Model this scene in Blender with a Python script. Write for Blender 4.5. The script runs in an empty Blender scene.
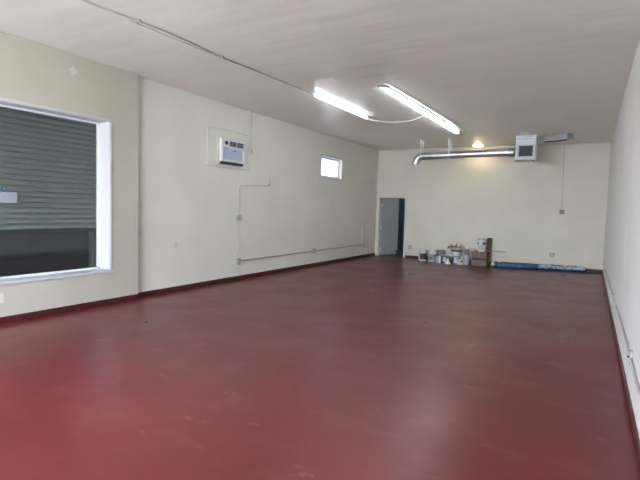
import bpy, bmesh, math, random
from mathutils import Vector, Matrix
random.seed(7)
C = bpy.context.scene.collection
PI = math.pi

# ------------------------------------------------------------------ helpers
class MB:
    """collects shapes, then links them as one mesh object"""
    def __init__(s): s.bm = bmesh.new()
    def box(s, x0, x1, y0, y1, z0, z1, bev=0.0, rz=0.0, piv=None, seg=2):
        g = bmesh.ops.create_cube(s.bm, size=1)
        vs = g['verts']
        for v in vs:
            v.co = Vector(((x0+x1)/2 + v.co.x*(x1-x0), (y0+y1)/2 + v.co.y*(y1-y0), (z0+z1)/2 + v.co.z*(z1-z0)))
        if bev:
            es = list({e for v in vs for e in v.link_edges})
            r = bmesh.ops.bevel(s.bm, geom=es, offset=bev, segments=seg, affect='EDGES', profile=0.5)
            vs = list({v for f in r['faces'] for v in f.verts} | {v for v in vs if v.is_valid})
        if rz:
            p = Vector(piv) if piv else Vector(((x0+x1)/2, (y0+y1)/2, 0))
            bmesh.ops.rotate(s.bm, cent=p, matrix=Matrix.Rotation(rz, 3, 'Z'), verts=vs)
        return s
    def lathe(s, prof, c=(0, 0, 0), seg=28, a0=0.0, a1=2*PI, axis='Z'):
        full = abs(a1-a0-2*PI) < 1e-6
        n = seg if full else seg+1
        rings = []
        for r, z in prof:
            ring = []
            for i in range(n):
                a = a0+(a1-a0)*i/seg
                p = Vector((r*math.cos(a), r*math.sin(a), z))
                if axis == 'X': p = Vector((p.z, p.x, p.y))
                if axis == 'Y': p = Vector((p.x, p.z, p.y))
                ring.append(s.bm.verts.new(p+Vector(c)))
            rings.append(ring)
        for a, b in zip(rings, rings[1:]):
            for i in range(n if full else n-1):
                j = (i+1) % n
                try: s.bm.faces.new((a[i], a[j], b[j], b[i]))
                except ValueError: pass
        return s
    def tube(s, pts, r, seg=10, cap=True):
        pts = [Vector(p) for p in pts]
        rings = []; up = None
        for i, p in enumerate(pts):
            t = (pts[min(i+1, len(pts)-1)]-pts[max(i-1, 0)]).normalized()
            if up is None:
                up = Vector((0, 0, 1)) if abs(t.z) < .9 else Vector((1, 0, 0))
            n = (up - t*up.dot(t)).normalized(); b = t.cross(n); up = n
            rr = r[i] if isinstance(r, (list, tuple)) else r
            rings.append([s.bm.verts.new(p+n*rr*math.cos(2*PI*k/seg)+b*rr*math.sin(2*PI*k/seg)) for k in range(seg)])
        for a, b in zip(rings, rings[1:]):
            for k in range(seg):
                s.bm.faces.new((a[k], a[(k+1) % seg], b[(k+1) % seg], b[k]))
        if cap:
            s.bm.faces.new(rings[0]); s.bm.faces.new(rings[-1])
        return s
    def prism(s, poly, axis, a, b):
        """extrude a 2-D polygon along axis between a and b"""
        def P(q, t):
            return {'X': (t, q[0], q[1]), 'Y': (q[0], t, q[1]), 'Z': (q[0], q[1], t)}[axis]
        A = [s.bm.verts.new(P(q, a)) for q in poly]; B = [s.bm.verts.new(P(q, b)) for q in poly]
        n = len(poly)
        for i in range(n):
            s.bm.faces.new((A[i], A[(i+1) % n], B[(i+1) % n], B[i]))
        s.bm.faces.new(A); s.bm.faces.new(B[::-1])
        return s
    def band(s, pts, w, t, axis='X'):
        """flat strap following pts in the YZ plane, width w along X, thickness t"""
        pts = [Vector(p) for p in pts]; L = []
        for i, p in enumerate(pts):
            d = (pts[min(i+1, len(pts)-1)]-pts[max(i-1, 0)]).normalized()
            n = Vector((0, -d.z, d.y))
            L.append([s.bm.verts.new(p+Vector((sx*w/2, 0, 0))+n*sn*t/2) for sx, sn in ((-1, -1), (1, -1), (1, 1), (-1, 1))])
        for a, b in zip(L, L[1:]):
            for k in range(4):
                s.bm.faces.new((a[k], a[(k+1) % 4], b[(k+1) % 4], b[k]))
        s.bm.faces.new(L[0]); s.bm.faces.new(L[-1])
        return s
    def build(s, name, mat, parent=None, loc=None, smooth=None, rz=0.0):
        bmesh.ops.recalc_face_normals(s.bm, faces=s.bm.faces)
        me = bpy.data.meshes.new(name); s.bm.to_mesh(me); s.bm.free()
        if mat: me.materials.append(mat)
        if smooth is not None:
            me.polygons.foreach_set('use_smooth', [True]*len(me.polygons))
            me.set_sharp_from_angle(angle=math.radians(smooth))
        o = bpy.data.objects.new(name, me); C.objects.link(o)
        if parent: o.parent = parent
        if loc: o.location = loc
        if rz: o.rotation_euler.z = rz
        return o

def tag(o, label, cat, group=None):
    o['label'] = label; o['category'] = cat
    if group: o['group'] = group
    return o
def thing(name, label, cat, loc, rz=0.0, group=None):
    o = bpy.data.objects.new(name, None); C.objects.link(o)
    o.location = loc; o.rotation_euler.z = rz; o.empty_display_size = .1
    return tag(o, label, cat, group)
def struct(o):
    o['kind'] = 'structure'; return o
def dup(root, loc, label, rz=None):
    r = root.copy(); C.objects.link(r); r.location = loc; r['label'] = label
    if rz is not None: r.rotation_euler.z = rz
    for ch in list(root.children):
        c = ch.copy(); C.objects.link(c); c.parent = r
        for g in list(ch.children):
            d = g.copy(); C.objects.link(d); d.parent = c
    return r

# ------------------------------------------------------------------ materials
def mat(name, col, rough=.5, metal=0.0, var=0.0, scale=4.0, bump=0.0, bscale=20.0, spec=.5, stretch=(1, 1, 1), emit=None, estr=0.0):
    m = bpy.data.materials.new(name); m.use_nodes = True
    nt = m.node_tree; N = nt.nodes; L = nt.links
    b = N['Principled BSDF']
    b.inputs['Base Color'].default_value = (*col, 1); b.inputs['Roughness'].default_value = rough
    b.inputs['Metallic'].default_value = metal; b.inputs['Specular IOR Level'].default_value = spec
    if emit:
        b.inputs['Emission Color'].default_value = (*emit, 1); b.inputs['Emission Strength'].default_value = estr
    tc = N.new('ShaderNodeTexCoord'); mp = N.new('ShaderNodeMapping'); mp.inputs['Scale'].default_value = stretch
    L.new(tc.outputs['Object'], mp.inputs['Vector'])
    if var:
        n = N.new('ShaderNodeTexNoise'); n.inputs['Scale'].default_value = scale; n.inputs['Detail'].default_value = 6
        L.new(mp.outputs['Vector'], n.inputs['Vector'])
        cr = N.new('ShaderNodeMapRange'); cr.inputs['From Min'].default_value = .3; cr.inputs['From Max'].default_value = .7
        cr.inputs['To Min'].default_value = 1-var; cr.inputs['To Max'].default_value = 1+var
        L.new(n.outputs['Fac'], cr.inputs['Value'])
        mx = N.new('ShaderNodeVectorMath'); mx.operation = 'SCALE'; mx.inputs[0].default_value = col
        L.new(cr.outputs['Result'], mx.inputs['Scale']); L.new(mx.outputs['Vector'], b.inputs['Base Color'])
    if bump:
        n2 = N.new('ShaderNodeTexNoise'); n2.inputs['Scale'].default_value = bscale; n2.inputs['Detail'].default_value = 4
        L.new(mp.outputs['Vector'], n2.inputs['Vector'])
        bp = N.new('ShaderNodeBump'); bp.inputs['Strength'].default_value = bump; bp.inputs['Distance'].default_value = .02
        L.new(n2.outputs['Fac'], bp.inputs['Height']); L.new(bp.outputs['Normal'], b.inputs['Normal'])
    return m

def wall_mat(name, col, seam_axis=None):
    m = mat(name, col, .55, var=.035, scale=1.3, bump=.12, bscale=9)
    nt = m.node_tree; N = nt.nodes; L = nt.links
    if seam_axis is not None:          # faint vertical grooves of the painted panelling
        b = N['Principled BSDF']
        tc = N.new('ShaderNodeTexCoord'); sp = N.new('ShaderNodeSeparateXYZ'); L.new(tc.outputs['Object'], sp.inputs[0])
        mu = N.new('ShaderNodeMath'); mu.operation = 'MULTIPLY'; mu.inputs[1].default_value = 1/.305
        L.new(sp.outputs[seam_axis], mu.inputs[0])
        fr = N.new('ShaderNodeMath'); fr.operation = 'FRACT'; L.new(mu.outputs[0], fr.inputs[0])
        gt = N.new('ShaderNodeMath'); gt.operation = 'GREATER_THAN'; gt.inputs[1].default_value = .03; L.new(fr.outputs[0], gt.inputs[0])
        bp = N.new('ShaderNodeBump'); bp.inputs['Strength'].default_value = .35; bp.inputs['Distance'].default_value = .003
        old = b.inputs['Normal'].links[0].from_node
        L.new(gt.outputs[0], bp.inputs['Height']); L.new(old.outputs['Normal'], bp.inputs['Normal'])
        L.new(bp.outputs['Normal'], b.inputs['Normal'])
    return m

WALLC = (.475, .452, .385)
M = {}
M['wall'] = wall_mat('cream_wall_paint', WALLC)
M['wall_panel'] = wall_mat('pale_panel_paint', (.73, .72, .665), 1)
M['wall_back'] = wall_mat('pale_cream_wall_paint', (.72, .70, .62))
M['wall_right'] = wall_mat('white_wall_paint', (.72, .72, .70))
M['trim_paint'] = mat('cream_trim_paint', (.70, .68, .60), .5, var=.02)
M['batten'] = mat('shadow_line_batten_paint', (.58, .575, .55), .6, var=.15)  # darkened to paint in the shadow lines at the panel edges
M['white_gloss'] = mat('white_gloss_paint', (.54, .55, .57), .4)
M['door_paint'] = mat('grey_door_paint', (.44, .44, .45), .45, var=.03)
M['back_room'] = mat('blue_grey_paint', (.17, .22, .255), .6, var=.04)
M['base'] = mat('dark_red_base_paint', (.075, .013, .014), .35, var=.15, scale=6)
M['galv'] = mat('galvanised_steel', (.66, .69, .73), .36, .85, var=.12, scale=14, bump=.05, bscale=30)
M['galv_dull'] = mat('dull_galvanised_steel', (.50, .52, .54), .45, .8, var=.1, scale=12)
M['white_metal'] = mat('white_enamel', (.80, .81, .83), .35)
M['conduit'] = mat('grey_conduit', (.52, .52, .52), .45, .2)
M['conduit_paint'] = mat('shade_toned_conduit_paint', (.46, .455, .43), .45)  # toned down, the conduits' dark shadow lines put into the paint
M['box_grey'] = mat('grey_box_steel', (.40, .41, .41), .45, .4)
M['switch_steel'] = mat('dark_switch_steel', (.22, .22, .21), .45, .3)
M['plate'] = mat('pale_cover_plate', (.60, .60, .56), .4)
M['dark'] = mat('dark_plastic', (.02, .02, .022), .5)
M['black'] = mat('black_plastic', (.012, .012, .014), .45)
M['slot'] = mat('dark_recess', (.03, .035, .04), .7)
M['ac_white'] = mat('ac_white_plastic', (.80, .82, .84), .4)
M['ac_grille'] = mat('ac_blue_grey_grille', (.42, .50, .60), .5)
M['ac_dark'] = mat('ac_dark_louver', (.10, .12, .15), .5)
M['vinyl'] = mat('white_vinyl', (.74, .78, .84), .35)
M['shutter'] = mat('grey_green_shutter_paint', (.20, .222, .215), .5, var=.03, scale=5)
M['shutter_shade'] = mat('charcoal_shade_tone', (.030, .033, .034), .6, var=.2, scale=3)  # dimness of the lower shop window put into the colour
M['shutter_deep_shade'] = mat('black_shade_tone', (.012, .014, .015), .6)  # deeper dimness at the bottom, also put into the colour
M['card'] = mat('grey_card', (.27, .31, .33), .6)
M['blue'] = mat('blue_sticker', (.02, .13, .30), .5)
M['sticker_white'] = mat('pale_blue_sticker', (.22, .38, .52), .5)
M['bucket'] = mat('white_bucket_plastic', (.74, .75, .76), .35, var=.05, scale=12)
M['bucket_warm'] = mat('off_white_bucket_plastic', (.66, .68, .63), .35, var=.05, scale=12)
M['label_dark'] = mat('navy_printed_label', (.05, .06, .09), .4, var=.9, scale=16)
M['label_mix'] = mat('mottled_printed_label', (.26, .28, .33), .4, var=.6, scale=18)
M['label_pale'] = mat('pale_blue_printed_label', (.50, .55, .64), .4, var=.25, scale=14)
M['steel_wire'] = mat('wire_steel', (.45, .45, .45), .35, .9)
M['grey_plastic'] = mat('dull_grey_plastic', (.36, .36, .33), .5, var=.1)
M['teal'] = mat('teal_print', (.07, .22, .28), .45)
M['pale_teal'] = mat('pale_teal_print', (.42, .58, .64), .45)
M['cone_white'] = mat('white_cone_plastic', (.86, .86, .86), .45)
M['maroon'] = mat('maroon_print', (.13, .03, .06), .5)
M['pink_white'] = mat('pinkish_white_card', (.66, .58, .60), .5, var=.08, scale=20)
M['lavender'] = mat('lavender_plastic', (.45, .44, .53), .35)
M['smoke'] = mat('smoky_grey_plastic', (.20, .20, .22), .3)
M['cap_white'] = mat('white_cap', (.85, .85, .83), .4)
M['cream'] = mat('cream_plastic', (.66, .66, .50), .4)
M['cardboard'] = mat('brown_cardboard', (.215, .155, .118), .8, var=.12, scale=10)
M['cardboard_dk'] = mat('dark_cardboard', (.07, .055, .035), .8, var=.2)
M['tape'] = mat('packing_tape', (.25, .185, .14), .3)
M['olive'] = mat('olive_board', (.17, .155, .075), .7, var=.25, scale=3, stretch=(8, 8, 1))
M['stick'] = mat('yellow_wood', (.50, .47, .28), .6, var=.1, stretch=(2, 20, 20))
M['red_handle'] = mat('red_handle_plastic', (.42, .09, .08), .4)
M['bristle'] = mat('bristle_brown', (.16, .11, .07), .8)
M['rag'] = mat('teal_grey_rag', (.30, .40, .40), .9, var=.2, scale=25)
M['tarp'] = mat('blue_tarp', (.035, .125, .27), .4, var=.55, scale=7, bump=.5, bscale=14, stretch=(.6, 1, 1))
M['tarp_dark'] = mat('dark_teal_tarp_edge', (.03, .10, .13), .45)
def tarp_pattern(m):
    nt = m.node_tree; N = nt.nodes; L = nt.links; b = N['Principled BSDF']
    old = b.inputs['Base Color'].links[0].from_socket
    tc = N.new('ShaderNodeTexCoord'); n = N.new('ShaderNodeTexNoise'); n.inputs['Scale'].default_value = 13; n.inputs['Detail'].default_value = 5
    mp = N.new('ShaderNodeMapping'); mp.inputs['Scale'].default_value = (.5, 1, 1.6); L.new(tc.outputs['Object'], mp.inputs['Vector']); L.new(mp.outputs['Vector'], n.inputs['Vector'])
    r = N.new('ShaderNodeMapRange'); r.inputs['From Min'].default_value = .54; r.inputs['From Max'].default_value = .68; r.inputs['To Max'].default_value = .75
    L.new(n.outputs['Fac'], r.inputs['Value'])
    x = N.new('ShaderNodeMix'); x.data_type = 'RGBA'; x.inputs['B'].default_value = (.30, .42, .50, 1)
    L.new(r.outputs['Result'], x.inputs['Factor']); L.new(old, x.inputs['A']); L.new(x.outputs['Result'], b.inputs['Base Color'])
tarp_pattern(M['tarp'])
M['core'] = mat('pale_cardboard_core', (.68, .66, .60), .7)
M['film'] = mat('clear_plastic_film', (.50, .55, .62), .2, var=.35, scale=12, bump=.8, bscale=30)
M['flat_film'] = mat('brownish_plastic_sheet', (.24, .15, .14), .25, var=.35, scale=8, bump=.6, bscale=14)
M['concrete'] = mat('pavement', (.45, .44, .42), .8, var=.1)
M['cable'] = mat('white_cable', (.75, .75, .72), .5)

# tubes and globe really give off light
M['tube'] = mat('lit_fluorescent_tube', (.9, .9, .9), .4, emit=(.86, .94, 1.0), estr=13)
M['globe'] = mat('lit_globe_glass', (.9, .85, .7), .4, emit=(1.0, .80, .48), estr=22)

# ceiling: semi-gloss paint with ripples of the boards
def ceiling_mat():
    m = mat('rippled_ceiling_paint', (.81, .81, .745), .33, var=.03, scale=.8, spec=.36)
    nt = m.node_tree; N = nt.nodes; L = nt.links; b = N['Principled BSDF']
    tc = N.new('ShaderNodeTexCoord'); mp = N.new('ShaderNodeMapping'); mp.inputs['Scale'].default_value = (.45, 2.0, 1)
    L.new(tc.outputs['Object'], mp.inputs['Vector'])
    n = N.new('ShaderNodeTexNoise'); n.inputs['Scale'].default_value = 1.5; n.inputs['Detail'].default_value = 1
    L.new(mp.outputs['Vector'], n.inputs['Vector'])
    bp = N.new('ShaderNodeBump'); bp.inputs['Strength'].default_value = .75; bp.inputs['Distance'].default_value = .03
    L.new(n.outputs['Fac'], bp.inputs['Height']); L.new(bp.outputs['Normal'], b.inputs['Normal'])
    return m
M['ceiling'] = ceiling_mat()

# floor: dark red deck paint with pale scuffs and darker worn spots
def floor_mat():
    m = bpy.data.materials.new('dark_red_floor_paint'); m.use_nodes = True
    nt = m.node_tree; N = nt.nodes; L = nt.links; b = N['Principled BSDF']
    tc = N.new('ShaderNodeTexCoord')
    def noise(scale, detail=5, st=(1, 1, 1), rough=.55):
        mp = N.new('ShaderNodeMapping'); mp.inputs['Scale'].default_value = st; L.new(tc.outputs['Object'], mp.inputs['Vector'])
        n = N.new('ShaderNodeTexNoise'); n.inputs['Scale'].default_value = scale; n.inputs['Detail'].default_value = detail
        n.inputs['Roughness'].default_value = rough
        L.new(mp.outputs['Vector'], n.inputs['Vector']); return n.outputs['Fac']
    def rng(src, a, bb, c=0.0, d=1.0):
        r = N.new('ShaderNodeMapRange'); r.inputs['From Min'].default_value = a; r.inputs['From Max'].default_value = bb
        r.inputs['To Min'].default_value = c; r.inputs['To Max'].default_value = d
        L.new(src, r.inputs['Value']); return r.outputs['Result']
    def mix(fac, A, B):
        x = N.new('ShaderNodeMix'); x.data_type = 'RGBA'
        for sck, v in ((x.inputs['Factor'], fac), (x.inputs['A'], A), (x.inputs['B'], B)):
            if isinstance(v, tuple): sck.default_value = v
            else: L.new(v, sck)
        return x.outputs['Result']
    c = mix(rng(noise(.7), .35, .65), (.104, .0165, .0205, 1), (.124, .0200, .0245, 1))
    c = mix(rng(noise(1.7, 6, (1, 1.6, 1)), .55, .75, 0, .38), c, (.20, .085, .085, 1))      # dusty scuffs
    c = mix(rng(noise(3.6, 6, (.7, 1.5, 1), .65), .63, .76, 0, .6), c, (.33, .20, .20, 1))   # pale scrapes
    c = mix(rng(noise(2.3, 4), .70, .78, 0, .6), c, (.06, .011, .011, 1))                     # darker worn spots
    L.new(c, b.inputs['Base Color'])
    L.new(rng(noise(1.2, 5), .3, .7, .27, .38), b.inputs['Roughness'])
    b.inputs['Specular IOR Level'].default_value = .33
    bp = N.new('ShaderNodeBump'); bp.inputs['Strength'].default_value = .25; bp.inputs['Distance'].default_value = .01
    L.new(noise(2.5, 4), bp.inputs['Height']); L.new(bp.outputs['Normal'], b.inputs['Normal'])
    return m
M['floor'] = floor_mat()

def glass_mat(name, tint=(1, 1, 1)):
    m = bpy.data.materials.new(name); m.use_nodes = True
    nt = m.node_tree; N = nt.nodes; L = nt.links
    N.remove(N['Principled BSDF'])
    t = N.new('ShaderNodeBsdfTransparent'); t.inputs[0].default_value = (*tint, 1)
    g = N.new('ShaderNodeBsdfGlossy'); g.inputs['Roughness'].default_value = .03
    f = N.new('ShaderNodeFresnel')
    ge = N.new('ShaderNodeNewGeometry'); ir = N.new('ShaderNodeMapRange')      # the same reflectance on both faces of the pane
    ir.inputs['To Min'].default_value = 1.5; ir.inputs['To Max'].default_value = 1/1.5
    L.new(ge.outputs['Backfacing'], ir.inputs['Value']); L.new(ir.outputs['Result'], f.inputs['IOR'])
    mx = N.new('ShaderNodeMixShader')
    L.new(f.outputs[0], mx.inputs[0]); L.new(t.outputs[0], mx.inputs[1]); L.new(g.outputs[0], mx.inputs[2])
    L.new(mx.outputs[0], N['Material Output'].inputs['Surface'])
    return m
M['dimming_glass'] = glass_mat('dimming_window_glass', (.36, .37, .38))  # tint added to dim the daylight through the high window
M['glass'] = glass_mat('window_glass', (.95, .96, .96))

# ------------------------------------------------------------------ the room
XL, XP, XR, L_, YP, H, YF = -6.74, -6.654, .385, 16.131, 5.592, 3.75, -1.4
XO = -7.0                       # outer face of the left wall
struct(MB().box(XO-.1, XR+.2, YF-.2, L_+3.2, -.12, 0).build('floor', M['floor']))
struct(MB().box(XO-.4, XR+.2, YF-.2, L_+3.2, H, H+.15).build('ceiling', M['ceiling']))

w = MB()                        # main run with the small high window
W2 = (12.0, 13.27, 2.53, 3.13)
TOP = H-.025                    # small shadow gap under the ceiling
w.box(XO, XL, YP, W2[0], 0, TOP).box(XO, XL, W2[1], L_+.15, 0, TOP)
w.box(XO, XL, W2[0], W2[1], 0, W2[2]).box(XO, XL, W2[0], W2[1], W2[3], TOP)
w.box(XO, XL-.015, YP, L_+.15, TOP, H)
struct(w.build('wall_left', M['wall_panel']))
W1 = (1.6, 5.045, .55, 2.895)
w = MB()                        # thicker front run with the shop window
w.box(XO, XP, W1[1], YP, 0, H).box(XO, XP, YF, W1[0], 0, H)
w.box(XO, XP, W1[0], W1[1], 0, W1[2]).box(XO, XP, W1[0], W1[1], W1[3], H)
struct(w.build('wall_left', M['wall']))
struct(MB().box(XR, XR+.2, YF-.2, L_+.15, 0, H).build('wall_right', M['wall_right']))
DX0, DX1, DZ = -6.63, -5.655, 2.083
w = MB()
w.box(XL, DX0, L_, L_+.13, 0, H).box(DX1, XR, L_, L_+.13, 0, H).box(DX0, DX1, L_, L_+.13, DZ, H)
struct(w.build('wall_back', M['wall_back']))
# storefront wall behind the camera: daylight comes in through its glass
SX0, SX1, SZ0, SZ1 = -5.9, -1.9, .12, 3.3
w = MB()
w.box(XO, SX0, YF-.2, YF, 0, H).box(SX1, XR, YF-.2, YF, 0, H)
w.box(SX0, SX1, YF-.2, YF, 0, SZ0).box(SX0, SX1, YF-.2, YF, SZ1, H)
struct(w.build('wall_front', M['wall']))
win3 = struct(bpy.data.objects.new('window_3', None)); C.objects.link(win3); win3.location = (0, YF-.1, 0)
fr = MB()
for x in (SX0+.03, -4.55, -3.2, SX1-.03): fr.box(x-.03, x+.03, -.03, .03, SZ0, SZ1)
fr.box(SX0, SX1, -.03, .03, SZ0, SZ0+.06).box(SX0, SX1, -.03, .03, SZ1-.06, SZ1)
fr.build('window_frame', M['galv_dull'], win3)
MB().box(SX0, SX1, -.004, .004, SZ0, SZ1).build('pane', M['glass'], win3)
struct(MB().box(-40, 30, -40, YF-.2, -.15, -.05).build('pavement', M['concrete']))

# baseboards
b = MB()
b.box(XL, XL+.016, YP, L_, 0, .09, .004).box(XP, XP+.016, YF, YP, 0, .09, .004).box(XL, XP+.016, YP, YP+.016, 0, .09, .004)
struct(b.build('baseboard_left', M['base']))
struct(MB().box(XR-.018, XR, YF, L_, 0, .09, .004).build('baseboard_right', M['base']))
struct(MB().box(-5.59, XR-.018, L_-.016, L_, 0, .09, .004).build('baseboard_back', M['base']))

# back room seen through the doorway
r = MB()
r.box(-4.6, -4.5, L_+.13, L_+3.2, 0, H).box(XO, XL, L_+.15, L_+1.3, 0, H).box(XO, XL, L_+2.0, L_+3.2, 0, H).box(XO, XL, L_+1.3, L_+2.0, 0, 1.3).box(XO, XL, L_+1.3, L_+2.0, 2.0, H).box(XL, -4.6, L_+2.6, L_+2.75, 0, H).box(XL, -4.6, L_+.13, L_+2.6, 2.5, 2.6)  # opening in the side wall is unseen, added to light the back room
struct(r.build('wall_room', M['back_room']))

# ------------------------------------------------------------------ shop window with shutter
win = struct(bpy.data.objects.new('window_1', None)); C.objects.link(win); win.location = (XP-.25, W1[0], W1[2])
def rel(mb): bmesh.ops.translate(mb.bm, vec=(-(XP-.25), -W1[0], -W1[2]), verts=mb.bm.verts); return mb
XG = XP-.25
c = MB()                        # flat casing round the opening and the reveal lining
for a in ((W1[1], W1[1]+.03, W1[2]-.035, W1[3]+.03), (W1[0]-.03, W1[0], W1[2]-.035, W1[3]+.03), (W1[0], W1[1], W1[3], W1[3]+.03)):
    c.box(XP, XP+.014, a[0], a[1], a[2], a[3], .003)
rel(c).build('casing', M['white_gloss'], win)
c = MB()
c.box(XG, XP+.01, W1[1]-.012, W1[1]+.001, W1[2], W1[3]).box(XG, XP+.01, W1[0], W1[0]+.012, W1[2], W1[3]).box(XG, XP+.01, W1[0], W1[1], W1[3]-.012, W1[3]+.001)
rel(c).build('reveal', M['white_gloss'], win)
rel(MB().box(XG, XP+.03, W1[0]-.03, W1[1]+.03, W1[2]-.035, W1[2]+.004, .006)).build('sill', M['white_gloss'], win)
c = MB()
c.box(XG-.02, XG+.02, W1[1]-.045, W1[1]-.012, W1[2], W1[3]).box(XG-.02, XG+.02, W1[0]+.012, W1[0]+.045, W1[2], W1[3])
c.box(XG-.02, XG+.02, W1[0], W1[1], W1[3]-.04, W1[3]-.012).box(XG-.02, XG+.02, W1[0], W1[1], W1[2]+.004, W1[2]+.03)
rel(c).build('window_frame', M['vinyl'], win)
rel(MB().box(XG-.004, XG+.004, W1[0]+.04, W1[1]-.04, W1[2]+.025, W1[3]-.035)).build('pane', M['glass'], win)

SHX = XO-.07
sh = thing('roller_shutter', 'grey ribbed metal roller shutter pulled down behind the shop window', 'shutter', (SHX, 3.3, 0))
s = MB(); prof = []
z0, z1, pitch = 1.20, 3.06, .076
n = round((z1-z0)/pitch); pitch = (z1-z0)/n
for i in range(n):
    z = z0+i*pitch
    prof += [(-.034, z), (-.034, z+.012), (.036, z+.014), (.039, z+.022), (.030, z+.036), (.016, z+.056), (-.002, z+.073)]
prof += [(0, z1)]
poly = prof + [(-.05, z1), (-.05, z0)]
s.prism([(x, z) for x, z in poly], 'Y', -2.0, 2.05)
s.build('slat_curtain', M['shutter'], sh, smooth=35)
MB().box(-.06, .036, -2.0, 2.05, 1.150, 1.212, .004).build('bottom_rail', M['shutter_shade'], sh)
for y in (2.04, -1.99): MB().box(-.03, .07, y-.06, y+.06, .3, 3.1).build('guide_rail', M['shutter'], sh)
MB().box(-.2, .07, -2.05, 2.10, 3.06, 3.36, .01).build('shutter_housing', M['shutter'], sh)
MB().box(-.06, .01, -2.0, 2.05, .79, 1.155).build('shade_panel', M['shutter_shade'], sh)  # added dark sheet, painting in the dimness seen through the lower glass
MB().box(-.06, .03, -2.0, 2.05, .30, .80).build('deep_shade_panel', M['shutter_deep_shade'], sh)  # blacker added sheet below, its darkness painted in as well

# two stickers on the glass
tag(MB().box(0, .003, -.13, .105, -.073, .073, .001).build('notice_card', M['card'], loc=(XG+.004, 3.655, 1.653)),
    'plain pale grey notice card stuck on the shop window glass', 'sign')
rs = tag(MB().lathe([(.0001, 0), (.033, 0), (.033, .003), (.0001, .003)], axis='X').build('round_sticker', M['blue'], loc=(XG+.004, 3.592, 1.773)),
         'small round blue sticker with pale centre above the grey notice card', 'sticker')
MB().lathe([(.0001, .003), (.013, .003), (.013, .0045), (.0001, .0045)], axis='X').build('sticker_centre', M['sticker_white'], rs)

# ------------------------------------------------------------------ small high window
win2 = struct(bpy.data.objects.new('window_2', None)); C.objects.link(win2); win2.location = (XL, W2[0], W2[2])
def rel2(mb): bmesh.ops.translate(mb.bm, vec=(-XL, -W2[0], -W2[2]), verts=mb.bm.verts); return mb
c = MB()
for a in ((W2[0]-.04, W2[0], W2[2]-.04, W2[3]+.04), (W2[1], W2[1]+.04, W2[2]-.04, W2[3]+.04), (W2[0], W2[1], W2[3], W2[3]+.04), (W2[0], W2[1], W2[2]-.04, W2[2])):
    c.box(XL, XL+.015, *a, .003)
rel2(c).build('casing', M['white_gloss'], win2)
xg = XL-.12
c = MB()
for a in ((W2[0], W2[0]+.05, W2[2], W2[3]), (W2[1]-.05, W2[1], W2[2], W2[3]), (W2[0], W2[1], W2[3]-.06, W2[3]), (W2[0], W2[1], W2[2], W2[2]+.06)):
    c.box(xg-.03, xg+.03, *a)
rel2(c).build('window_frame', M['vinyl'], win2)
rel2(MB().box(xg-.004, xg+.004, W2[0]+.04, W2[1]-.04, W2[2]+.05, W2[3]-.05)).build('pane', M['dimming_glass'], win2)

# ------------------------------------------------------------------ door in the back wall
struct(MB().box(DX0-.07, DX0, L_-.02, L_, 0, DZ+.06, .004).box(DX1, DX1+.07, L_-.02, L_, 0, DZ+.06, .004).box(DX0, DX1, L_-.02, L_, DZ, DZ+.06, .004)
       .box(DX0, DX0+.015, L_, L_+.13, 0, DZ).box(DX1-.015, DX1, L_, L_+.13, 0, DZ).box(DX0, DX1, L_, L_+.13, DZ-.015, DZ).build('trim_1', M['trim_paint']))
d = struct(bpy.data.objects.new('door_1', None)); C.objects.link(d)
d.location = (DX0+.035, L_+.10, .012); d.rotation_euler.z = math.radians(67)
leaf = MB().box(0.015, .90, -.02, .02, 0, DZ-.035, .003).build('door_leaf', M['door_paint'], d)
kn = MB()
kn.lathe([(.0001, -.085), (.020, -.08), (.027, -.062), (.02, -.045), (.010, -.04), (.010, -.02)], c=(.835, 0, .98), axis='Y')
kn.lathe([(.0001, .085), (.020, .08), (.027, .062), (.02, .045), (.010, .04), (.010, .02)], c=(.835, 0, .98), axis='Y')
kn.build('door_knob', M['steel_wire'], leaf, smooth=40)
for z in (.22, 1.0, 1.80):
    h = MB().tube([(0, -.016, z-.05), (0, -.016, z+.05)], .009).box(-.012, .03, -.026, -.019, z-.05, z+.05)
    h.build('hinge', M['white_metal'], d)
bn = thing('storage_bin', 'small black lidded bin on the floor inside the open back doorway', 'bin', (-5.93, L_+.42, 0))
MB().box(-.13, .13, -.10, .10, 0, .17, .012).build('body', M['black'], bn)
MB().box(-.14, .14, -.11, .11, .17, .20, .008).build('lid', M['black'], bn)

# ------------------------------------------------------------------ wall air conditioner and its patched panel
struct(MB().box(XL, XL+.012, 7.33, 8.68, 2.44, 3.18, .002).build('trim_2', M['wall_panel']))
struct(MB().box(XL, XL+.030, 7.28, 8.70, 2.420, 2.44, .003).box(XL, XL+.030, 7.33, 8.70, 3.18, 3.20, .003).box(XL, XL+.015, 8.68, 8.70, 2.44, 3.18, .003).build('trim_4', M['batten']))  # strips added along the panel's shadow lines
struct(MB().box(XL, XL+.006, 11.15, 13.85, .55, 1.50, .002).build('trim_3', M['wall_panel']))
ac = thing('air_conditioner', 'white through-wall air conditioner high on the long left wall', 'air conditioner', (XL+.012, 8.045, 2.52))
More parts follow.
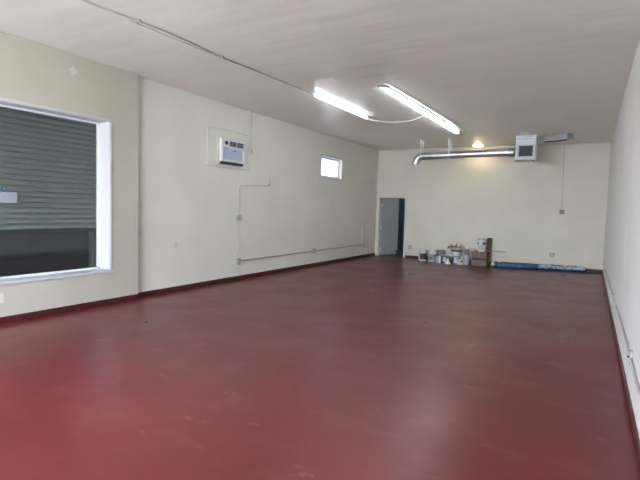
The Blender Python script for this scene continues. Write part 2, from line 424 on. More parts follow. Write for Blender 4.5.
# local: x into the room, y along the wall, z up
c = MB()
for a in ((-.43, -.37, -.01, .53), (.38, .43, -.01, .53), (-.37, .38, .49, .53), (-.37, .38, -.01, .02)):
    c.box(0, .014, *a, .003)
c.build('mounting_frame', M['trim_paint'], ac)
MB().box(0, .06, -.37, .38, .02, .49, .008).build('body', M['ac_white'], ac)
c = MB()                        # front bezel: rim, deep top rail, open middle
c.box(.06, .085, -.37, -.325, .05, .48, .008).box(.06, .085, .31, .37, .05, .48, .008).box(.06, .085, -.30, .34, .035, .075, .006)
c.box(.06, .082, -.30, .34, .305, .48, .004)
c.build('front_bezel', M['ac_white'], ac)
c = MB()
for i in range(9):
    y = -.27+i*.60/8; c.box(.078, .090, y-.03, y+.045, .288+.022*math.cos((i-4)/4*1.2), .312+.014*math.cos((i-4)/4*1.2), .002)
c.build('arched_band', M['white_gloss'], ac)
g = MB().box(.06, .066, -.33, .32, .075, .30)
for i in range(26): g.box(.066, .072, -.322+i*.0247, -.312+i*.0247, .077, .298)
g.build('intake_grille', M['ac_grille'], ac)
for y0 in (-.135, .105):
    v = MB().box(.081, .084, y0, y0+.215, .35, .455)
    for i in range(5): v.box(.084, .09, y0, y0+.215, .36+i*.02, .367+i*.02)
    v.build('vent', M['ac_dark'], ac)
MB().lathe([(.042, 0), (.042, .018), (.034, .026), (.0001, .026)], c=(.081, -.245, .405), axis='X').build('control_knob', M['dark'], ac, smooth=40)
MB().box(.072, .078, .015, .075, .262, .280, .002).build('badge', M['ac_dark'], ac)
MB().box(.0, .075, -.35, .33, -.03, .02, .003).build('underside_shade', M['slot'], ac)  # dark strip painting in the shadow under the unit

# ------------------------------------------------------------------ wall wiring
def clip(mb, p, ax):
    pass
def box_thing(name, label, loc, nrm, w=.115, h=.115, d=.05, kind='outlet', group=None, m='box_grey'):
    """surface box on a wall; nrm = rotation about z so local +x points into the room"""
    t = thing(name, label, 'electrical box' if name == 'junction_box' else 'outlet' if 'outlet' in name else 'switch', loc, nrm, group)
    MB().box(0, d, -w/2, w/2, -h/2, h/2, .006).build('housing', M[m], t)
    MB().box(d, d+.005, -w/2+.006, w/2-.006, -h/2+.006, h/2-.006, .002).build('cover_plate', M[m], t)
    if kind == 'outlet':
        for z in (-.026, .026):
            s = MB().lathe([(.0001, d+.008), (.017, d+.008), (.019, d+.005)], c=(0, 0, z), axis='X', seg=16)
            k = s.build('socket', M['plate'], t)
            MB().box(d+.008, d+.0085, -.009, -.006, z-.006, z+.006).box(d+.008, d+.0085, .006, .009, z-.006, z+.006).build('slot', M['dark'], k)
    elif kind == 'switch':
        MB().box(d+.005, d+.02, -.006, .006, -.004, .014, .002).build('toggle', M['dark'], t)
    return t
xw = XL+.020
cd = MB().tube([(xw, 8.335, .41), (xw, 8.345, 1.0), (xw, 8.355, 2.02), (xw, 8.37, 2.06), (xw, 8.41, 2.075), (xw, 9.0, 2.11), (xw, 9.42, 2.135)], .010, 8)
tag(cd.build('wall_conduit', M['conduit_paint'], smooth=40), 'thin painted conduit rising up the left wall and bending right below the air conditioner', 'conduit')
tag(MB().tube([(xw, 8.335, .42), (xw, 11.66, .435), (xw, 14.98, .447)], .014, 8).build('wall_conduit', M['box_grey'], smooth=40),
    'long grey conduit running level just above the floor along the left wall', 'conduit')
tag(MB().tube([(xw, 14.98, .45), (xw, 14.92, 1.42)], .012, 8).build('wall_conduit', M['conduit_paint'], smooth=40),
    'short painted conduit standing near the far end of the left wall', 'conduit')
tag(MB().tube([(xw, 14.90, 2.565), (xw, 15.92, 2.62)], .009, 8).build('wall_conduit', M['conduit_paint'], smooth=40),
    'short level painted conduit on the left wall right of the small window', 'conduit')
tag(MB().tube([(xw, 8.71, 3.738), (xw, 8.72, 2.90)], .012, 8).build('wall_conduit', M['conduit_paint'], smooth=40),
    'painted conduit dropping from the ceiling beside the air conditioner', 'conduit')
box_thing('junction_box', 'small grey box ending the conduit beside the air conditioner', (XL, 8.72, 2.85), 0, .08, .14, .05, None, m='conduit_paint')
box_thing('outlet_box', 'grey outlet box at chest height on the rising left wall conduit', (XL, 8.35, 1.375), 0, .13, .13)
box_thing('outlet_box', 'grey outlet box low on the left wall where the conduit turns upward', (XL, 8.335, .41), 0, .13, .14)
box_thing('outlet_box', 'grey outlet box midway along the low left wall conduit', (XL, 11.66, .435), 0, .14, .125)
box_thing('outlet_box', 'grey outlet box at the far end of the low left wall conduit', (XL, 14.98, .447), 0, .13, .12)
box_thing('junction_box', 'small painted box with stub pipe above the bent conduit end', (XL-.002, 9.46, 2.15), 0, .06, .06, .04, None, m='conduit_paint')
tag(MB().tube([(xw, 9.46, 2.18), (xw, 9.47, 2.33)], .010, 8).build('pipe_stub', M['conduit_paint'], smooth=40), 'tiny painted stub pipe on the left wall above the bent conduit end', 'pipe')
def plate(name, label, loc, rz, w=.075, h=.12, tilt=0.0, sock=True):
    t = thing(name, label, 'outlet' if sock else 'cover plate', loc, rz)
    p = MB().box(0, .008, -w/2, w/2, -h/2, h/2, .003)
    if tilt: bmesh.ops.rotate(p.bm, cent=(0, 0, 0), matrix=Matrix.Rotation(tilt, 3, 'X'), verts=p.bm.verts)
    p.build('cover_plate', M['plate'], t)
    if sock:
        for z in (-.026, .026):
            MB().lathe([(.0001, .011), (.016, .011), (.018, .008)], c=(0, 0, z), axis='X', seg=16).build('socket', M['plate'], t)
    else:
        MB().lathe([(.0001, .014), (.012, .013), (.02, .008)], c=(0, 0, 0), axis='X', seg=16).build('screw', M['plate'], t)
    return t
plate('outlet_plate', 'pale outlet plate alone on the left wall between shop window and conduit', (XL, 6.533, .868), 0)
plate('outlet_plate', 'white outlet plate low under the shop window at the left edge', (XP, 3.40, .335), 0, .08, .13)
plate('cover_plate', 'painted-over diamond shaped cover plate high above the shop window', (XP-.002, 4.428, 3.51), 0, .10, .10, PI/4, False)
# back wall
RB = -PI/2
box_thing('switch_box', 'small grey switch box below a thin drop wire on the back wall', (-.762, L_, 1.731), RB, .13, .13, .05, 'switch', m='switch_steel')
tag(MB().tube([(-.80, L_-.012, 3.75), (-.79, L_-.012, 3.0), (-.765, L_-.012, 1.79)], .008, 8).build('drop_wire', M['conduit'], smooth=40),
    'thin grey wire dropping from the ceiling to the back wall switch box', 'wire')
box_thing('outlet_box', 'grey outlet box on the back wall above the blue roll', (-.959, L_, .425), RB, .13, .13)
box_thing('outlet_box', 'grey outlet box on the back wall between doorway and white buckets', (-5.426, L_, .382), RB, .12, .13)
# right wall
RR = PI
xr = XR-.015
pts = [(xr, 14.06, .34), (xr, 11.0, .37), (xr, 8.25, .41), (xr, 6.5, .43), (xr, 4.93, .41), (xr, 4.3, .38), (xr, 2.0, .40)]
tag(MB().tube(pts, .010, 8).build('wall_conduit', M['conduit_paint'], smooth=40), 'thin painted conduit running low along the white right wall', 'conduit')
box_thing('outlet_box', 'pale painted outlet box on the right wall conduit nearer the back', (XR, 8.25, .41), RR, .14, .14, .03, 'outlet', m='conduit_paint')
box_thing('outlet_box', 'pale outlet box with dark toggle on the right wall nearest the camera', (XR, 4.93, .41), RR, .08, .12, .02, 'switch', m='conduit_paint')
box_thing('outlet_box', 'small box low on the right wall beside the far corner', (XR, 14.08, .34), RR, .13, .13, .04, 'outlet', m='plate')

# ------------------------------------------------------------------ ceiling: conduit, strip lights, globe
zc = H-.015
pts = [(-4.78, 1.5, zc), (-4.77, 3.29, zc), (-4.70, 3.94, zc), (-4.67, 4.65, zc), (-4.71, 5.4, zc), (-4.67, 6.15, zc), (-4.64, 6.95, zc), (-4.62, 7.6, zc), (-4.585, 7.72, zc-.02)]
# smooth the run
def smooth(pts, n=6):
    P = [Vector(p) for p in pts]; out = []
    for i in range(len(P)-1):
        p0, p1, p2, p3 = P[max(i-1, 0)], P[i], P[i+1], P[min(i+2, len(P)-1)]
        for k in range(n):
            t = k/n
            out.append(.5*((2*p1)+(p2-p0)*t+(2*p0-5*p1+4*p2-p3)*t*t+(3*p1-p0-3*p2+p3)*t**3))
    return out+[P[-1]]
cc = tag(MB().tube(smooth(pts), .012, 8).build('ceiling_conduit', M['conduit'], smooth=40), 'grey conduit snaking along the ceiling to the single strip light', 'conduit')
for y, x in ((3.94, -4.70), (5.4, -4.71), (6.95, -4.64)):
    MB().box(x-.035, x+.035, y-.012, y+.012, zc-.017, H).build('strap', M['galv_dull'], cc)
tag(MB().tube(smooth([(-4.79, 3.9, zc+.005), (-4.77, 4.6, zc+.005), (-4.745, 5.4, zc+.005), (-4.69, 6.2, zc+.005)]), .008, 6).build('ceiling_cable', M['cable'], smooth=40),
    'thin pale cable beside the near stretch of ceiling conduit', 'cable')

def strip_light(label, x, y0, y1, tubes, group=None):
    L = y1-y0
    t = thing('strip_light', label, 'light', (x, y0, H+.002), 0, group)
    wd = .036 if len(tubes) == 1 else .05
    MB().prism([(-wd, 0), (-wd*.75, -.026), (wd*.75, -.026), (wd, 0)], 'Y', 0, L).build('channel', M['white_metal'], t)
    for tx in tubes:
        tb = MB().lathe([(.0001, .03), (.014, .03), (.019, .05), (.019, L-.05), (.014, L-.03), (.0001, L-.03)], c=(tx, 0, -.056), axis='Y', seg=16).build('tube', M['tube'], t, smooth=40)
        for yy in (.0, L-.028):
            MB().box(tx-.016, tx+.016, yy, yy+.028, -.080, -.022, .003).build('lamp_holder', M['white_metal'], t)
    return t
strip_light('single strip light at the end of the ceiling conduit', -4.545, 7.72, 10.14, (0,))
strip_light('nearer of two end-to-end double strip lights over the room centre', -3.185, 7.83, 10.32, (-.03, .03), 'double strip lights')
strip_light('farther of two end-to-end double strip lights over the room centre', -3.165, 10.34, 12.84, (-.03, .03), 'double strip lights')
tag(MB().tube(smooth([(-4.545, 10.13, H-.03), (-4.45, 10.16, 3.66), (-4.04, 10.28, 3.60), (-3.59, 10.26, 3.60), (-3.30, 10.20, 3.66), (-3.23, 10.18, H-.02)]), .009, 8).build('hanging_cable', M['cable'], smooth=40),
    'white cable drooping between the single and the double strip lights', 'cable')
tag(MB().tube(smooth([(-3.30, 7.74, H-.02), (-3.14, 7.78, H-.03), (-3.105, 8.3, H-.028), (-3.09, 9.0, H-.03), (-3.06, 9.9, H-.026), (-3.06, 10.7, H-.03), (-3.03, 11.6, H-.026), (-3.03, 12.7, H-.02)]), .016, 8).build('ceiling_cable', M['box_grey'], smooth=40),
    'dark grey cable running along the right side of the double strip lights', 'cable')
gl = thing('globe_light', 'warm lit round ceiling light close to the back wall', 'light', (-3.2, 15.66, H+.002))
MB().lathe([(.0001, 0), (.175, 0), (.175, -.02), (.16, -.02), (.0001, -.02)], seg=32).build('rim', M['white_metal'], gl, smooth=40)
MB().lathe([(.150, -.018), (.145, -.03), (.11, -.048), (.06, -.056), (.0001, -.058)], seg=32).build('lamp_globe', M['globe'], gl, smooth=60)

# ------------------------------------------------------------------ ductwork
dy = 14.2; R = .105
du = thing('round_duct', 'round galvanised duct hanging below the ceiling with a down-turned elbow', 'duct', (-4.5, dy, 3.28))
slope = (3.322-3.283)/2.5
p = [(2.52, 0, .04), (1.3, 0, .02), (0.02, 0, .0)]
MB().tube([(2.50, 0, .039), (0, 0, 0)], R, 28, True).build('pipe', M['galv'], du, smooth=40)
for x in (.02, .82, 1.66): MB().tube([(x, 0, x*.0156), (x+.03, 0, (x+.03)*.0156)], R+.004, 28, True).build('seam_ring', M['galv'], du, smooth=40)
el = [(0.0, 0, 0.0)]
for i in range(1, 9):
    a = i/8*math.radians(82); el.append((-.20*math.sin(a), 0, -.20*(1-math.cos(a))))
el.append((el[-1][0]-.012, 0, el[-1][2]-.08))
MB().tube(el, [R*1.05]*9+[R*1.06], 28, False).build('elbow', M['galv'], du, smooth=20)
e = el[-1]
MB().tube([(e[0]+.002, 0, e[2]+.018), (e[0], 0, e[2])], R*1.14, 28, True).build('elbow_rim', M['white_metal'], du, smooth=40)
MB().tube([(2.44, 0, .038), (2.588, 0, .04)], R+.014, 28, True).build('collar', M['galv_dull'], du, smooth=40)
for x, lab in ((-4.53, 'strap hanger beside the elbow holding up the round duct'), (-3.69, 'wider strap hanger farther along the round duct')):
    zc_ = 3.28+(x+4.5)*.0156; r_ = R+.0015
    top = H-zc_
    pp = [(0, -r_-.03, top), (0, -r_, .06)] + [(0, -r_*math.cos(a), -r_*math.sin(a)) for a in [PI*i/10 for i in range(11)]] + [(0, r_, .06), (0, r_+.03, top)]
    h = tag(MB().band(pp, .035 if x < -4 else .05, .003).build('strap_hanger', M['white_metal'], loc=(x, dy, zc_)), lab, 'hanger')
un = thing('duct_box', 'square sheet metal duct box with a dark opening hung from the ceiling', 'duct box', (-1.645, dy, 3.10))
x0, x1, zt = -.262, .255, H-3.10
s = MB()
s.box(x0, -.17, 0, .012, 0, zt-.03).box(.185, x1, 0, .012, 0, zt-.03).box(-.17, .185, 0, .012, 0, .10).box(-.17, .185, 0, .012, .385, zt-.03)
s.box(x0, x0+.012, 0, .48, 0, zt).box(x1-.012, x1, 0, .48, 0, zt).box(x0, x1, .468, .48, 0, zt).box(x0, x1, 0, .48, 0, .012)
s.build('casing', M['white_metal'], un)
s = MB()
for a in ((-.195, -.165, .075, .41), (.18, .21, .075, .41), (-.165, .18, .075, .105), (-.165, .18, .38, .41)): s.box(a[0], a[1], -.022, .0, a[2], a[3], .003)
s.build('flange', M['white_gloss'], un)
s = MB().box(-.17, .185, .05, .06, .09, .395)
s.build('opening', M['slot'], un)
s = MB()
for i in range(7): s.box(-.165, .18, .02, .045, .115+i*.04, .121+i*.04)
s.build('louver', M['ac_dark'], un)
s = MB()
s.box(x0-.008, x1+.008, -.008, .49, zt-.03, zt-.0)
s.build('hanging_angle', M['galv_dull'], un)
s = MB()
for i in range(8):
    xx = x0+.03+i*.065; s.prism([(xx-.028, zt-.095), (xx+.028, zt-.095), (xx, zt-.035)], 'Y', -.006, 0)
s.build('notched_edge', M['white_gloss'], un)
MB().lathe([(.09, 0), (.09, -.05), (.08, -.055), (.0001, -.055)], c=(.12, .16, .0), seg=20).build('bottom_collar', M['galv_dull'], un, smooth=40)
# flat ceiling vent right of the box
ang = math.atan2(14.02-14.40, -.644+1.336)
vt = thing('ceiling_vent', 'flat grey metal ceiling vent right of the square duct box', 'vent', (-1.336, 14.40, 3.60), ang)
MB().box(0, .79, 0, .28, .02, .15, .006).build('housing', M['galv_dull'], vt)
MB().box(-.012, .80, -.012, .29, 0, .02, .004).build('flange', M['galv'], vt)
MB().box(.05, .72, .04, .24, -.004, 0).build('slot', M['slot'], vt)

# ------------------------------------------------------------------ things along the back wall
def bucket(name, label, cat, loc, rz, r=.145, h=.38, body='bucket', lab='label_dark', lid='bucket', lz=(.06, .24), la=(-1.2, 1.2), lidh=.03, group=None, handle=True):
    t = thing(name, label, cat, loc, rz, group)
    b = MB().lathe([(.0001, 0), (r*.86, 0), (r*.88, .008), (r*.97, h-.075), (r*1.03, h-.072), (r*1.03, h-.055), (r*.98, h-.052), (r, h-lidh), (.0001, h-lidh)], seg=32)
    b.build('body', M[body], t, smooth=40)
    MB().lathe([(r*1.02, h-lidh-.012), (r*1.06, h-lidh-.01), (r*1.06, h-.004), (r*1.03, h), (r*.95, h), (r*.93, h-.008), (.0001, h-.008)], seg=32).build('lid', M[lid], t, smooth=40)
    # printed label wrapped on the side that faces the room
    f = lambda z: r*(.88+.09*(z-.008)/(h-.083))+.0015
    MB().lathe([(f(lz[0]), lz[0]), (f((lz[0]+lz[1])/2), (lz[0]+lz[1])/2), (f(lz[1]), lz[1])], seg=18, a0=-PI/2+la[0], a1=-PI/2+la[1]).build('label', M[lab], t, smooth=60)
    if handle:
        pts = []
        for i in range(13):
            a = PI*i/12
            pts.append((-(r*1.05)*math.cos(a), -.02-.13*math.sin(a)*1.0-.0, h-.08-.14*math.sin(a)))
        # bail hangs clear of the wall of the bucket
        pts = [(x*1.02, -(math.sqrt(max((r*1.07)**2-min(abs(x), r*1.07)**2, 0))), z) for x, y, z in pts]
        MB().tube(pts, .003, 6).build('handle', M['steel_wire'], t, smooth=60)
    return t
bucket('bucket', 'leftmost white bucket with a dark navy label, nearest the doorway', 'bucket', (-4.80, 15.58, 0), .35, .145, .385, 'bucket', 'label_dark', 'bucket', (.05, .25), (-.75, 1.35))
bucket('bucket', 'off-white bucket with a mottled grey label, second from the left', 'bucket', (-4.475, 15.60, 0), .2, .155, .39, 'bucket_warm', 'label_mix', 'bucket_warm', (.04, .245), (-1.35, 1.35))
bucket('bucket', 'dull grey lidded bucket behind the teal striped box', 'bucket', (-4.31, 15.92, 0), .2, .14, .36, 'grey_plastic', 'grey_plastic', 'grey_plastic', (.08, .2), (-.5, .5), handle=False)
# teal and white striped carton
tb = thing('carton', 'narrow upright carton with teal and white stripes beside the mottled bucket', 'carton', (-4.20, 15.30, 0), .2)
MB().box(-.08, .08, -.06, .06, 0, .215, .003).build('body', M['pale_teal'], tb)
for xx, ww, mm in ((-.062, .045, 'teal'), (.002, .028, 'teal'), (.055, .055, 'cap_white')):
    MB().box(xx-ww/2, xx+ww/2, -.0625, -.06, .004, .212).build('stripe', M[mm], tb)
# black carton with a pale front label
cr = thing('carton', 'black carton with a pale grey front label behind the white cone', 'carton', (-3.95, 15.43, 0), .1)
MB().box(-.165, .165, -.10, .10, 0, .235, .005).build('body', M['black'], cr)
MB().box(-.10, -.02, -.1015, -.10, .05, .185).build('label', M['label_pale'], cr)
MB().box(-.168, .168, -.103, .103, .225, .245, .004).build('lid', M['grey_plastic'], cr)
# white cone
co = thing('plastic_cone', 'small white cone standing in front of the black carton', 'cone', (-3.86, 15.20, 0))
MB().lathe([(.095, .008), (.085, .012), (.016, .175), (.008, .182), (.0001, .182)], seg=24).build('body', M['cone_white'], co, smooth=40)
MB().box(-.09, .09, -.09, .09, 0, .010, .004).build('foot', M['cone_white'], co)
# bucket with the tools on top
bucket('bucket', 'white bucket with maroon stripe and black lid, carrying the grey tool tray', 'bucket', (-3.735, 15.74, 0), .2, .155, .41, 'bucket', 'label_pale', 'black', (.05, .20), (-1.3, 1.3), lidh=.028)
bk = [o for o in C.objects if o.name.startswith('bucket')][-1]
f = lambda z: .155*(.88+.09*(z-.008)/(.41-.083))+.002
MB().lathe([(f(.205), .205), (f(.222), .222)], seg=20, a0=-PI/2-1.4, a1=-PI/2+1.4).build('stripe', M['maroon'], bk, smooth=60)
tt = thing('tool_tray', 'shallow grey paint tray balanced on the black bucket lid', 'tray', (-3.74, 15.74, .411), .2)
MB().box(-.19, .19, -.12, .12, 0, .012).box(-.19, .19, -.12, -.108, 0, .075).box(-.19, .19, .108, .12, 0, .075).box(-.19, -.178, -.12, .12, 0, .075).box(.178, .19, -.12, .12, 0, .075).build('body', M['grey_plastic'], tt)
MB().box(-.2, .2, -.13, -.11, .07, .082, .003).box(-.2, .2, .11, .13, .07, .082, .003).box(-.2, -.18, -.13, .13, .07, .082, .003).box(.18, .2, -.13, .13, .07, .082, .003).build('rim', M['grey_plastic'], tt)
def brush(label, loc, rz, tilt, hm):
    t = thing('paint_brush', label, 'paint brush', loc, rz); t.rotation_euler.y = tilt
    MB().box(-.028, .028, -.008, .008, 0, .05, .003).build('bristles', M['bristle'], t)
    MB().box(-.03, .03, -.01, .01, .05, .085, .002).build('ferrule', M['steel_wire'], t)
    MB().tube([(0, 0, .085), (0, 0, .12), (0, 0, .17), (0, 0, .22)], [.018, .024, .017, .020], 10).build('handle', M[hm], t, smooth=50)
brush('red-handled paint brush in the grey tray, tilted left', (-3.79, 15.68, .425), .3, -.55, 'red_handle')
brush('red-handled paint brush in the grey tray, nearly upright', (-3.75, 15.74, .425), -.3, .12, 'red_handle')
brush('red-handled paint brush in the grey tray, leaning far right', (-3.70, 15.69, .425), .2, .75, 'red_handle')
rg = MB()                       # crumpled rag: a bulged, noisy pad hanging over the tray's left end
for i in range(11):
    pass
def rag_bm():
    m = MB(); nx, ny = 12, 8; V = []
    for i in range(nx+1):
        row = []
        for j in range(ny+1):
            u, v = i/nx, j/ny
            x = -.12+.24*u; y = -.09+.18*v
            z = .02+.035*math.sin(7*u+3*v)*math.cos(5*v-2*u)+.02*math.sin(13*u)
            z *= 1
            if u < .35: z -= (.35-u)*.18
            row.append(m.bm.verts.new((x, y, z)))
        V.append(row)
    for i in range(nx):
        for j in range(ny): m.bm.faces.new((V[i][j], V[i+1][j], V[i+1][j+1], V[i][j+1]))
    bmesh.ops.solidify(m.bm, geom=m.bm.faces[:], thickness=.012)
    return m
tag(rag_bm().build('rag', M['rag'], loc=(-3.87, 15.66, .505), smooth=60), 'crumpled pale teal rag draped over the left end of the grey tray', 'rag')
# small bottles and cartons
pk = thing('carton', 'small pinkish white carton with a maroon spot in front of the maroon-striped bucket', 'carton', (-3.50, 15.30, 0), .35)
MB().box(-.09, .09, -.05, .05, 0, .13, .004).prism([(-.05, .13), (.05, .13), (0, .165)], 'X', -.09, .09).build('body', M['pink_white'], pk)
MB().lathe([(.034, -.0515), (.0001, -.0515)], c=(.045, 0, .10), axis='Y', seg=16).build('printed_spot', M['maroon'], pk)
sb = thing('squeeze_bottle', 'slim cream squeeze bottle behind the pinkish carton', 'bottle', (-3.50, 15.475, 0))
MB().lathe([(.0001, 0), (.038, 0), (.04, .01), (.04, .19), (.028, .215), (.015, .225), (.0001, .225)], seg=20).build('body', M['cream'], sb, smooth=40)
MB().lathe([(.018, .222), (.017, .25), (.007, .29), (.0001, .292)], seg=16).build('nozzle', M['cream'], sb, smooth=40)
jb = thing('jug', 'tall lavender grey jug with a round white cap left of the cardboard boxes', 'jug', (-3.345, 15.47, 0), .2)
MB().lathe([(.0001, 0), (.10, 0), (.107, .012), (.107, .26), (.09, .30), (.0001, .31)], seg=24).build('body', M['lavender'], jb, smooth=40)
MB().lathe([(.09, .295), (.075, .33), (.066, .40), (.060, .46), (.05, .485), (.0001, .485)], seg=24).build('shoulder', M['smoke'], jb, smooth=40)
MB().lathe([(.052, .482), (.058, .495), (.058, .535), (.045, .56), (.02, .572), (.0001, .574)], seg=24).build('cap', M['cap_white'], jb, smooth=40)
MB().tube([(.07, 0, .30), (.105, 0, .33), (.11, 0, .38), (.085, 0, .43), (.058, 0, .44)], .011, 8).build('handle', M['smoke'], jb, smooth=60)
# cardboard boxes
bxr = .17
cb = thing('cardboard_box', 'lower brown cardboard box standing on the red floor', 'box', (-2.97, 15.50, 0), bxr)
MB().box(-.225, .225, -.17, .17, 0, .185, .004).build('body', M['cardboard'], cb)
MB().box(-.215, .215, -.158, .158, .185, .235, .003).build('lid', M['cardboard_dk'], cb)
MB().box(-.226, .226, -.171, -.169, .085, .10).build('crease', M['tape'], cb)
cb2 = thing('cardboard_box', 'upper brown cardboard box stacked under the paint bucket', 'box', (-2.97, 15.50, .235), bxr)
MB().box(-.228, .228, -.172, .172, 0, .205, .004).build('body', M['cardboard'], cb2)
MB().box(-.03, .03, -.1735, .1735, .05, .2065).build('tape', M['tape'], cb2)
bucket('bucket', 'white bucket with black label marks sitting on the cardboard boxes', 'bucket', (-2.90, 15.46, .442), .2, .132, .40, 'bucket', 'label_pale', 'galv_dull', (.05, .20), (-.6, .3), lidh=.02, handle=False)
bk = [o for o in C.objects if o.name.startswith('bucket') and o.type == 'EMPTY'][-1]
f = lambda z: .132*(.88+.09*(z-.008)/(.40-.083))+.002
MB().lathe([(f(.225), .225), (f(.275), .275)], seg=12, a0=-PI/2+.15, a1=-PI/2+1.35).build('label_mark', M['black'], bk, smooth=60)
MB().lathe([(f(.22), .22), (f(.28), .28)], seg=8, a0=-PI/2-1.35, a1=-PI/2-.85).build('label_mark', M['black'], bk, smooth=60)
cup = thing('cup', 'small white cup on the left front corner of the upper cardboard box', 'cup', (-3.12, 15.38, .442))
MB().lathe([(.0001, 0), (.03, 0), (.04, .075), (.043, .08), (.037, .078), (.028, .006), (.0001, .006)], seg=20).build('body', M['pink_white'], cup, smooth=40)
tag(MB().tube([(-.52, 0, 0), (-.1, .0, .0), (.56, 0, .0)], .014, 8).build('wooden_stick', M['stick'], loc=(-2.74, 15.645, .456)), 'long yellowish stick lying across the top cardboard box behind the bucket', 'stick')
# board leaning on the wall
lb = MB().box(-.075, .075, -.011, .011, 0, .89, .003)
bd = lb.build('leaning_board', M['olive'], loc=(-2.785, 15.78, .009))
bd.rotation_euler = (-math.radians(20.2), math.radians(2), .06)
tag(bd, 'narrow olive board leaning on the back wall right of the cardboard boxes', 'board')

# blue tarp roll lying along the wall
tx0, ty0, tx1, ty1 = -2.50, 15.44, -.09, 15.93
a = math.atan2(ty1-ty0, tx1-tx0); ln = math.hypot(tx1-tx0, ty1-ty0)
tp = thing('tarp_roll', 'long rolled-up blue tarp on the floor along the back wall', 'tarp', (tx0, ty0, 0), a)
m = MB(); seg = 28; rings = []
nst = 40
for i in range(nst+1):
    u = i/nst; x = u*ln; ring = []
    for k in range(seg):
        th = 2*PI*k/seg
        rr = .078*(1+.06*math.sin(3*th+9*u)+.05*math.sin(23*u+2*th)+.03*math.sin(51*u))
        z = .075+rr*math.sin(th)*.95; z = max(z, .001)
        ring.append(m.bm.verts.new((x, rr*1.12*math.cos(th), z)))
    rings.append(ring)
for p_, q_ in zip(rings, rings[1:]):
    for k in range(seg): m.bm.faces.new((p_[k], p_[(k+1) % seg], q_[(k+1) % seg], q_[k]))
m.bm.faces.new(rings[0]); m.bm.faces.new(rings[-1])
m.build('roll', M['tarp'], tp, smooth=60)
MB().tube([(-.09, 0, .075), (.05, 0, .075)], .058, 20).build('core', M['core'], tp, smooth=40)
m = MB()
for i, (u0, u1) in enumerate(((.02, .10), )):
    m.tube([(u0*1.0, 0, .078), (u0+.07, 0, .078)], .092, 24, True)
m.build('end_band', M['tarp_dark'], tp, smooth=40)
m = MB(); ed = []
ed = [(x*ln/12, -.02+.008*math.sin(x*2), .155+.006*math.sin(x*1.7)) for x in range(1, 12)]
m.tube(smooth(ed, 4), .012, 8)
m.build('loose_edge', M['tarp_dark'], tp, smooth=60)
# crumpled clear film wound on the right half
m = MB(); rings = []
for i in range(31):
    u = i/30; x = ln*(.50+.51*u); ring = []
    for k in range(15):
        th = math.radians(-5+215*k/14)
        rr = .094+.008*math.sin(17*u+4*th)+.006*math.sin(41*u-3*th)
        ring.append(m.bm.verts.new((x, -rr*1.06*math.cos(th), max(.075+rr*.93*math.sin(th), .003))))
    rings.append(ring)
for i, (p_, q_) in enumerate(zip(rings, rings[1:])):
    for k in range(14):
        if i < 20 and (math.sin(i*1.3+k*.9)+math.sin(k*2.1-i*.6)) > .75: continue
        m.bm.faces.new((p_[k], p_[k+1], q_[k+1], q_[k]))
bmesh.ops.delete(m.bm, geom=[v for v in m.bm.verts if not v.link_faces], context='VERTS')
m.build('plastic_wrap', M['film'], tp, smooth=60)
# flat loose sheet beyond the roll's right end
m = MB(); V = []
for i in range(15):
    row = []
    for j in range(7):
        u, v = i/14, j/6
        row.append(m.bm.verts.new((-.02+.36*u, (-.10+.20*v)*(1-.35*u), .004+.018*abs(math.sin(6*u+4*v))*(1-u*.6)*math.sin(PI*v))))
    V.append(row)
for i in range(14):
    for j in range(6): m.bm.faces.new((V[i][j], V[i+1][j], V[i+1][j+1], V[i][j+1]))
bmesh.ops.solidify(m.bm, geom=m.bm.faces[:], thickness=.003)
tag(m.build('plastic_sheet', M['flat_film'], loc=(-.01, 15.80, .0), smooth=60, rz=.02), 'flattened brownish plastic sheet on the floor between blue roll and right corner', 'sheet')

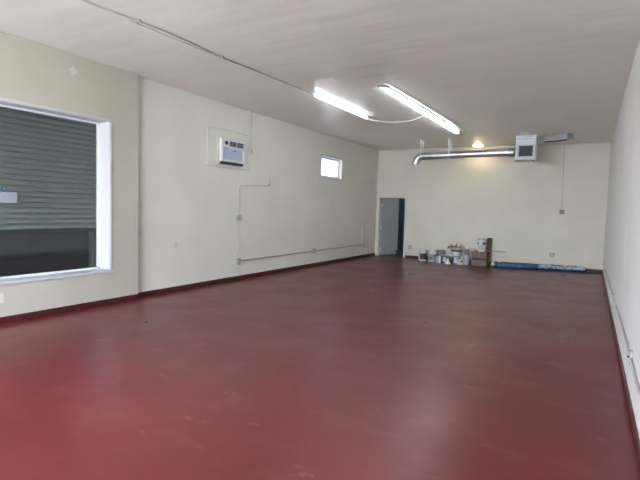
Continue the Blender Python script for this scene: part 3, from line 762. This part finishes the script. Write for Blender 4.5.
# ------------------------------------------------------------------ light
wd = bpy.data.worlds.new('daylight'); bpy.context.scene.world = wd; wd.use_nodes = True
nt = wd.node_tree; N = nt.nodes; Lk = nt.links
bg = N['Background']; bg.inputs['Strength'].default_value = 21.0
tc = N.new('ShaderNodeTexCoord'); sp = N.new('ShaderNodeSeparateXYZ'); Lk.new(tc.outputs['Generated'], sp.inputs[0])
rp = N.new('ShaderNodeValToRGB'); Lk.new(sp.outputs['Z'], rp.inputs['Fac'])
rp.color_ramp.elements[0].color = (.86, .91, 1.0, 1); rp.color_ramp.elements[1].color = (.62, .77, 1.0, 1)
Lk.new(rp.outputs['Color'], bg.inputs['Color'])
sl = bpy.data.lights.new('sun', 'SUN'); sl.energy = 1750; sl.angle = .01; sl.color = (1, .96, .90)
so = bpy.data.objects.new('sun', sl); C.objects.link(so)
so.rotation_euler = Vector((-.60, -.30, -.75)).to_track_quat('-Z', 'Y').to_euler()
def portal(name, loc, rot, sx, sy):
    l = bpy.data.lights.new(name, 'AREA'); l.shape = 'RECTANGLE'; l.size = sx; l.size_y = sy; l.cycles.is_portal = True
    o = bpy.data.objects.new(name, l); C.objects.link(o); o.location = loc; o.rotation_euler = rot
portal('storefront_daylight', ((SX0+SX1)/2, YF-.16, (SZ0+SZ1)/2), (PI/2, 0, 0), SX1-SX0, SZ1-SZ0)
portal('high_window_daylight', (XO-.01, (W2[0]+W2[1])/2, (W2[2]+W2[3])/2), (PI/2, 0, -PI/2), W2[1]-W2[0], W2[3]-W2[2])

portal('added_back_room_daylight', (XO-.01, L_+1.65, 1.65), (PI/2, 0, -PI/2), .7, .7)  # daylight for the added, unseen side opening

# ------------------------------------------------------------------ camera
f_px, yaw, pitch, roll, hc = 481.7542, .51, .065, .0287, 1.6252
fw = Vector((-math.sin(yaw)*math.cos(pitch), math.cos(yaw)*math.cos(pitch), -math.sin(pitch)))
r0 = Vector((math.cos(yaw), math.sin(yaw), 0)); u0 = r0.cross(fw)
r1 = r0*math.cos(roll)+u0*math.sin(roll); u1 = -r0*math.sin(roll)+u0*math.cos(roll)
cam = bpy.data.cameras.new('camera'); co_ = bpy.data.objects.new('camera', cam); C.objects.link(co_)
cam.sensor_width = 36; cam.lens = f_px*36/640; cam.clip_start = .02; cam.clip_end = 200
mw = Matrix((r1, u1, -fw)).transposed().to_4x4(); mw.translation = (0, 0, hc); co_.matrix_world = mw
sc = bpy.context.scene
sc.camera = co_
sc.view_settings.view_transform = 'Standard'; sc.view_settings.look = 'None'
sc.view_settings.gamma = 1; sc.view_settings.use_curve_mapping = False
sc.view_settings.exposure = 0.63
sc.cycles.max_bounces = 10; sc.cycles.diffuse_bounces = 8
sc.cycles.sample_clamp_indirect = 8
sc.cycles.use_denoising = True
sc.cycles.use_adaptive_sampling = False
